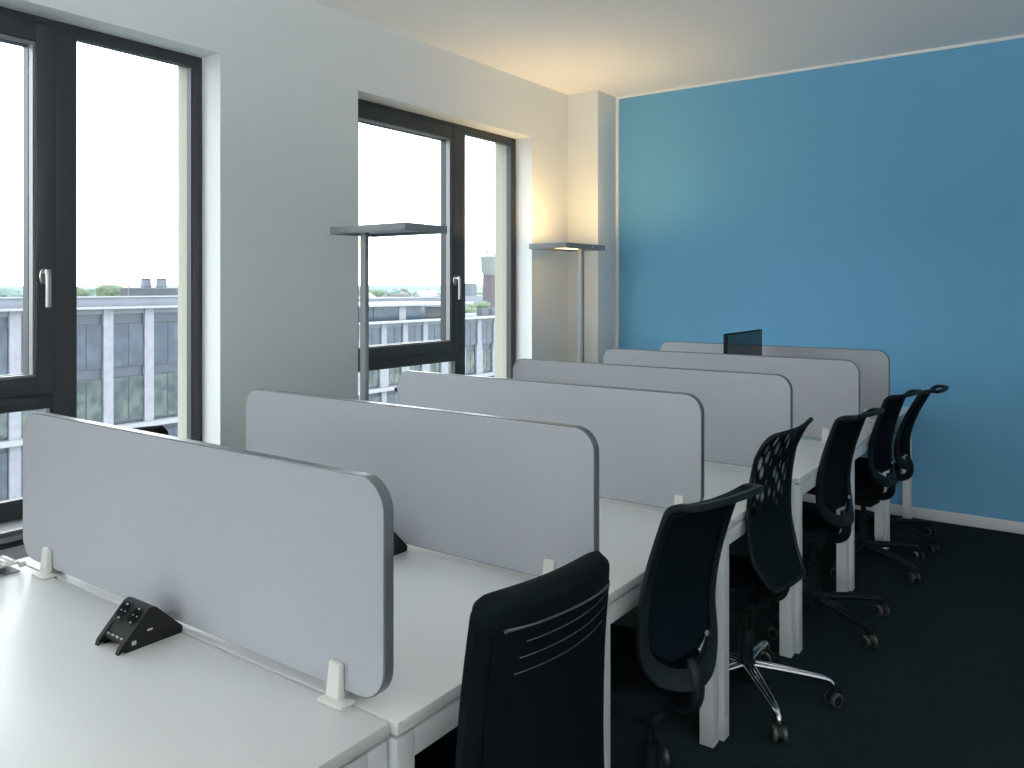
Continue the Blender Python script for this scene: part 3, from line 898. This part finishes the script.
# penthouse with rounded end on the lower wing
t = thing('penthouse', 'set-back glazed penthouse with rounded end and white flat roof', 'building', (-41.0, 34, -.87))
def roundslab(bm, x0, x1, y0, y1, z0, z1, r):
    pts = [(x0, y0, z0), (x1, y0, z0)]
    for k in range(9):
        a = math.radians(90*k/8); pts.append((x1-r+r*math.cos(a), y1-r+r*math.sin(a), z0))
    pts.append((x0, y1, z0)); prism(bm, pts, (0, 0, z1-z0))
bm = bmesh.new(); roundslab(bm, -4, 0, 0, 13.2, 0, 1.02, 1.8); link('glazed_wall', bm, M['pane'], t)
bm = bmesh.new(); roundslab(bm, -6.3, .3, -.3, 18, 1.02, 1.20, .6); link('roof', bm, M['white'], t)
boxobj('white_pier', (-.1, .04, 9.2, 9.9, 0, 1.02), M['coping'], t)
bm = bmesh.new()
for k in range(5): box(bm, -.05, .03, 1+k*1.4, 1.06+k*1.4, 0, 1.02)
link('glazing_bars', bm, M['mull'], t)
boxobj('end_block', (-4, -2.2, 13.6, 17.5, 0, .75), M['coping'], t)
tag(boxobj('long_hall', (-70, -60, 46, 72, -14, 0.35), M['parapet']), 'long grey-blue flat-roofed hall behind the penthouse', 'building')
for i, (yy) in enumerate((54.2, 55.6)):
    tag(boxobj('air_unit', (-42, -41.4, yy-.55, yy+.35, -.87, -.25), M['houser']), ['left', 'right'][i]+' grey air unit on the lower wing roof, second window', 'air unit', 'air units on the lower wing')

# water tower
t = thing('water_tower', 'round water tower with pale tank on a mauve brick shaft', 'tower', far(493.5, 330, 210))
k_ = 210/F
bm = bmesh.new(); lathe(bm, [(0, -10), (12.5*k_, -10), (10.6*k_, 55*k_), (0, 55*k_)], n=28); link('brick_shaft', bm, M['brick'], t, True)
bm = bmesh.new(); lathe(bm, [(0, 55*k_), (10.6*k_, 55*k_), (12.6*k_, 60*k_), (12.8*k_, 70*k_), (13.6*k_, 72*k_), (13.6*k_, 73*k_), (4*k_, 76*k_), (0, 76*k_)], n=28); link('tank', bm, M['tank'], t, True)
bm = bmesh.new(); lathe(bm, [(0, 76*k_), (1.0*k_, 76*k_), (1.2*k_, 78*k_), (.4*k_, 80*k_), (0, 81*k_)], (-5*k_, -4*k_, 0), n=12); link('finial', bm, M['houser'], t, True)

# ground, hills
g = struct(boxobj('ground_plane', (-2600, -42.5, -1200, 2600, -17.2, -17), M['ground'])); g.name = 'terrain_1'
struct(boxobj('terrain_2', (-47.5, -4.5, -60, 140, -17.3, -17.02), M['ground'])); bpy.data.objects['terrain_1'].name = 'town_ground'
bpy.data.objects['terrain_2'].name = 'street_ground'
bm = bmesh.new(); N = 90
rows = []
for i in range(N+1):
    a = math.radians(-30+150*i/N)   # bearing from the window side
    dx, dy = -math.cos(a), math.sin(a)
    h = 1.0*math.sin(i*.31)+.7*math.sin(i*.83+1)+.5*math.sin(i*2.1)
    h += 3.4 if i < 56 else -2.6
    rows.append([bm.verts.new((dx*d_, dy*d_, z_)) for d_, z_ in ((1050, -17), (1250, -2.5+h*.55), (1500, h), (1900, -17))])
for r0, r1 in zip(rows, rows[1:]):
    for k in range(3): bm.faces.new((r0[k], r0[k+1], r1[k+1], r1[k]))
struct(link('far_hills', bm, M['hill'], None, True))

# distant trees and houses
def blob(bm, c, r, sq=.75, n=2, seed=0):
    rr = random.Random(seed)
    v0 = len(bm.verts)
    res = bmesh.ops.create_icosphere(bm, subdivisions=n, radius=1)
    for v in res['verts']:
        k = 1+.22*(rr.random()-.5)
        v.co = Vector(c)+Vector((v.co.x*r*k, v.co.y*r*k, v.co.z*r*sq*k))
protos = []
for j in range(3):
    bm = bmesh.new()
    rr = random.Random(j)
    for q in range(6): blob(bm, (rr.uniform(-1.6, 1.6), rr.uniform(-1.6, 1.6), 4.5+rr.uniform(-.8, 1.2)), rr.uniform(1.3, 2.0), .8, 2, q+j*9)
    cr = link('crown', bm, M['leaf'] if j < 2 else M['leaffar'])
    bm = bmesh.new(); tube(bm, [(0, 0, 0), (0, 0, 4)], [.3, .2], 8); tr = link('trunk', bm, M['houser'])
    protos.append((cr, tr))
used = [False]*3
def tree(p, size, j, label, group):
    t = thing('tree', label, 'tree', (p.x, p.y, p.z-6.2*size), random.uniform(0, 6), group)
    t.scale = (size*1.15, size*1.15, size)
    for o in protos[j]:
        c = o if not used[j] else o.copy()
        if used[j]: COL.objects.link(c)
        c.parent = t
    used[j] = True
tree(far(116, 288.5, 75), .55, 0, 'light green tree crown just left of the roof plant enclosure', 'trees behind the first office')
tree(far(474, 309, 95), .45, 1, 'green tree beside the water tower in the second window', 'trees by the tower')
tree(far(479, 303, 120), .5, 1, 'green tree right against the water tower shaft', 'trees by the tower')
PLACED = [(far(406.3, 300, 720), 6), (far(471, 300, 300), 4)]
def free(u_rng, v_rng, d_rng, gap):
    for _ in range(400):
        dist = random.uniform(*d_rng)
        p = far(random.uniform(*u_rng), random.uniform(*v_rng), dist)
        if all((p.x-q.x)**2+(p.y-q.y)**2 > (gap+g)**2 for q, g in PLACED): break
    PLACED.append((p, gap)); return p
TL = 'small hazy tree in the far tree line seen through the first window'
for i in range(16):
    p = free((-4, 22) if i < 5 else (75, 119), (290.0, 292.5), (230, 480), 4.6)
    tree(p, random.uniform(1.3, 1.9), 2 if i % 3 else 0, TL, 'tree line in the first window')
TL2 = 'small hazy tree in the far town seen through the second window'
for i in range(20):
    p = free((366, 443) if i < 16 else (464, 482), (290.5, 294), (260, 700), 4.4)
    tree(p, random.uniform(1.1, 1.7), 2 if i % 3 else 0, TL2, 'far trees in the second window')
HL = 'small pale hazy house in the far town seen through the second window'
for i in range(46):
    p = free((366, 443) if i < 38 else (464, 482), (291, 300), (240, 700), 5.0)
    w, l = random.uniform(4, 7), random.uniform(5, 8)
    h = thing('house', HL, 'house', (p.x, p.y, -17), random.uniform(0, 3), 'far houses in the second window')
    hz = p.z+17
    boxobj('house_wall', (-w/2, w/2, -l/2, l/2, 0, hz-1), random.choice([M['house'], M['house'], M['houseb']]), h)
    bm = bmesh.new()
    if i % 3: prism(bm, [(-w/2-.2, -l/2, hz-1), (w/2+.2, -l/2, hz-1), (0, -l/2, hz+1.0)], (0, l, 0))
    else: box(bm, -w/2-.2, w/2+.2, -l/2-.2, l/2+.2, hz-1, hz-.4)
    link('house_roof', bm, random.choice([M['houser'], M['white'], M['houseb']]), h)
t = thing('church_spire', 'thin distant church spire on the skyline in the second window', 'spire', far(406.3, 300, 720))
bm = bmesh.new(); lathe(bm, [(0, -12), (1.3, -12), (1.1, 5), (1.5, 5.2), (.2, 9.2), (0, 9.2)], n=8); link('spire_tower', bm, M['houser'], t)
t = thing('tower_block', 'small blue-grey block on the skyline beside the water tower', 'building', far(471, 300, 300))
boxobj('block_wall', (-1.5, 1.5, -1.6, 1.6, -15, 6.2), M['parapet'], t)

# ------------------------------------------------------------------ light
w = bpy.data.worlds.new('world'); S.world = w; w.use_nodes = True
nt = w.node_tree; nt.nodes.clear()
out = nt.nodes.new('ShaderNodeOutputWorld'); bg = nt.nodes.new('ShaderNodeBackground')
tc = nt.nodes.new('ShaderNodeTexCoord')
mp = nt.nodes.new('ShaderNodeMapping'); mp.inputs['Scale'].default_value = (2, 2, 7)
nz = nt.nodes.new('ShaderNodeTexNoise'); nz.inputs['Scale'].default_value = 1.4; nz.inputs['Detail'].default_value = 5
cr = nt.nodes.new('ShaderNodeValToRGB')
cr.color_ramp.elements[0].position = .38; cr.color_ramp.elements[0].color = (.80, .93, 1.0, 1)
cr.color_ramp.elements[1].position = .56; cr.color_ramp.elements[1].color = (.98, .985, 1.0, 1)
nt.links.new(tc.outputs['Generated'], mp.inputs[0]); nt.links.new(mp.outputs[0], nz.inputs['Vector'])
nt.links.new(nz.outputs['Fac'], cr.inputs[0]); nt.links.new(cr.outputs[0], bg.inputs[0]); nt.links.new(bg.outputs[0], out.inputs[0])
bg.inputs[1].default_value = 5.2

# ------------------------------------------------------------------ camera
cam = bpy.data.cameras.new('camera'); co = bpy.data.objects.new('camera', cam); COL.objects.link(co)
co.location = (0, 0, 1.54); co.rotation_euler = (PI/2, 0, A0)
cam.sensor_width = 36; cam.lens = 809/1024*36; cam.shift_y = -(384-287)/1024; cam.clip_end = 5000; cam.clip_start = .02
S.camera = co
S.view_settings.view_transform = 'Standard'; S.view_settings.look = 'None'
S.view_settings.exposure = 0.30; S.view_settings.gamma = 1; S.view_settings.use_curve_mapping = False
S.cycles.use_denoising = True
S.cycles.max_bounces = 12; S.cycles.diffuse_bounces = 8; S.cycles.glossy_bounces = 4; S.cycles.transparent_max_bounces = 12
S.cycles.sample_clamp_indirect = 6
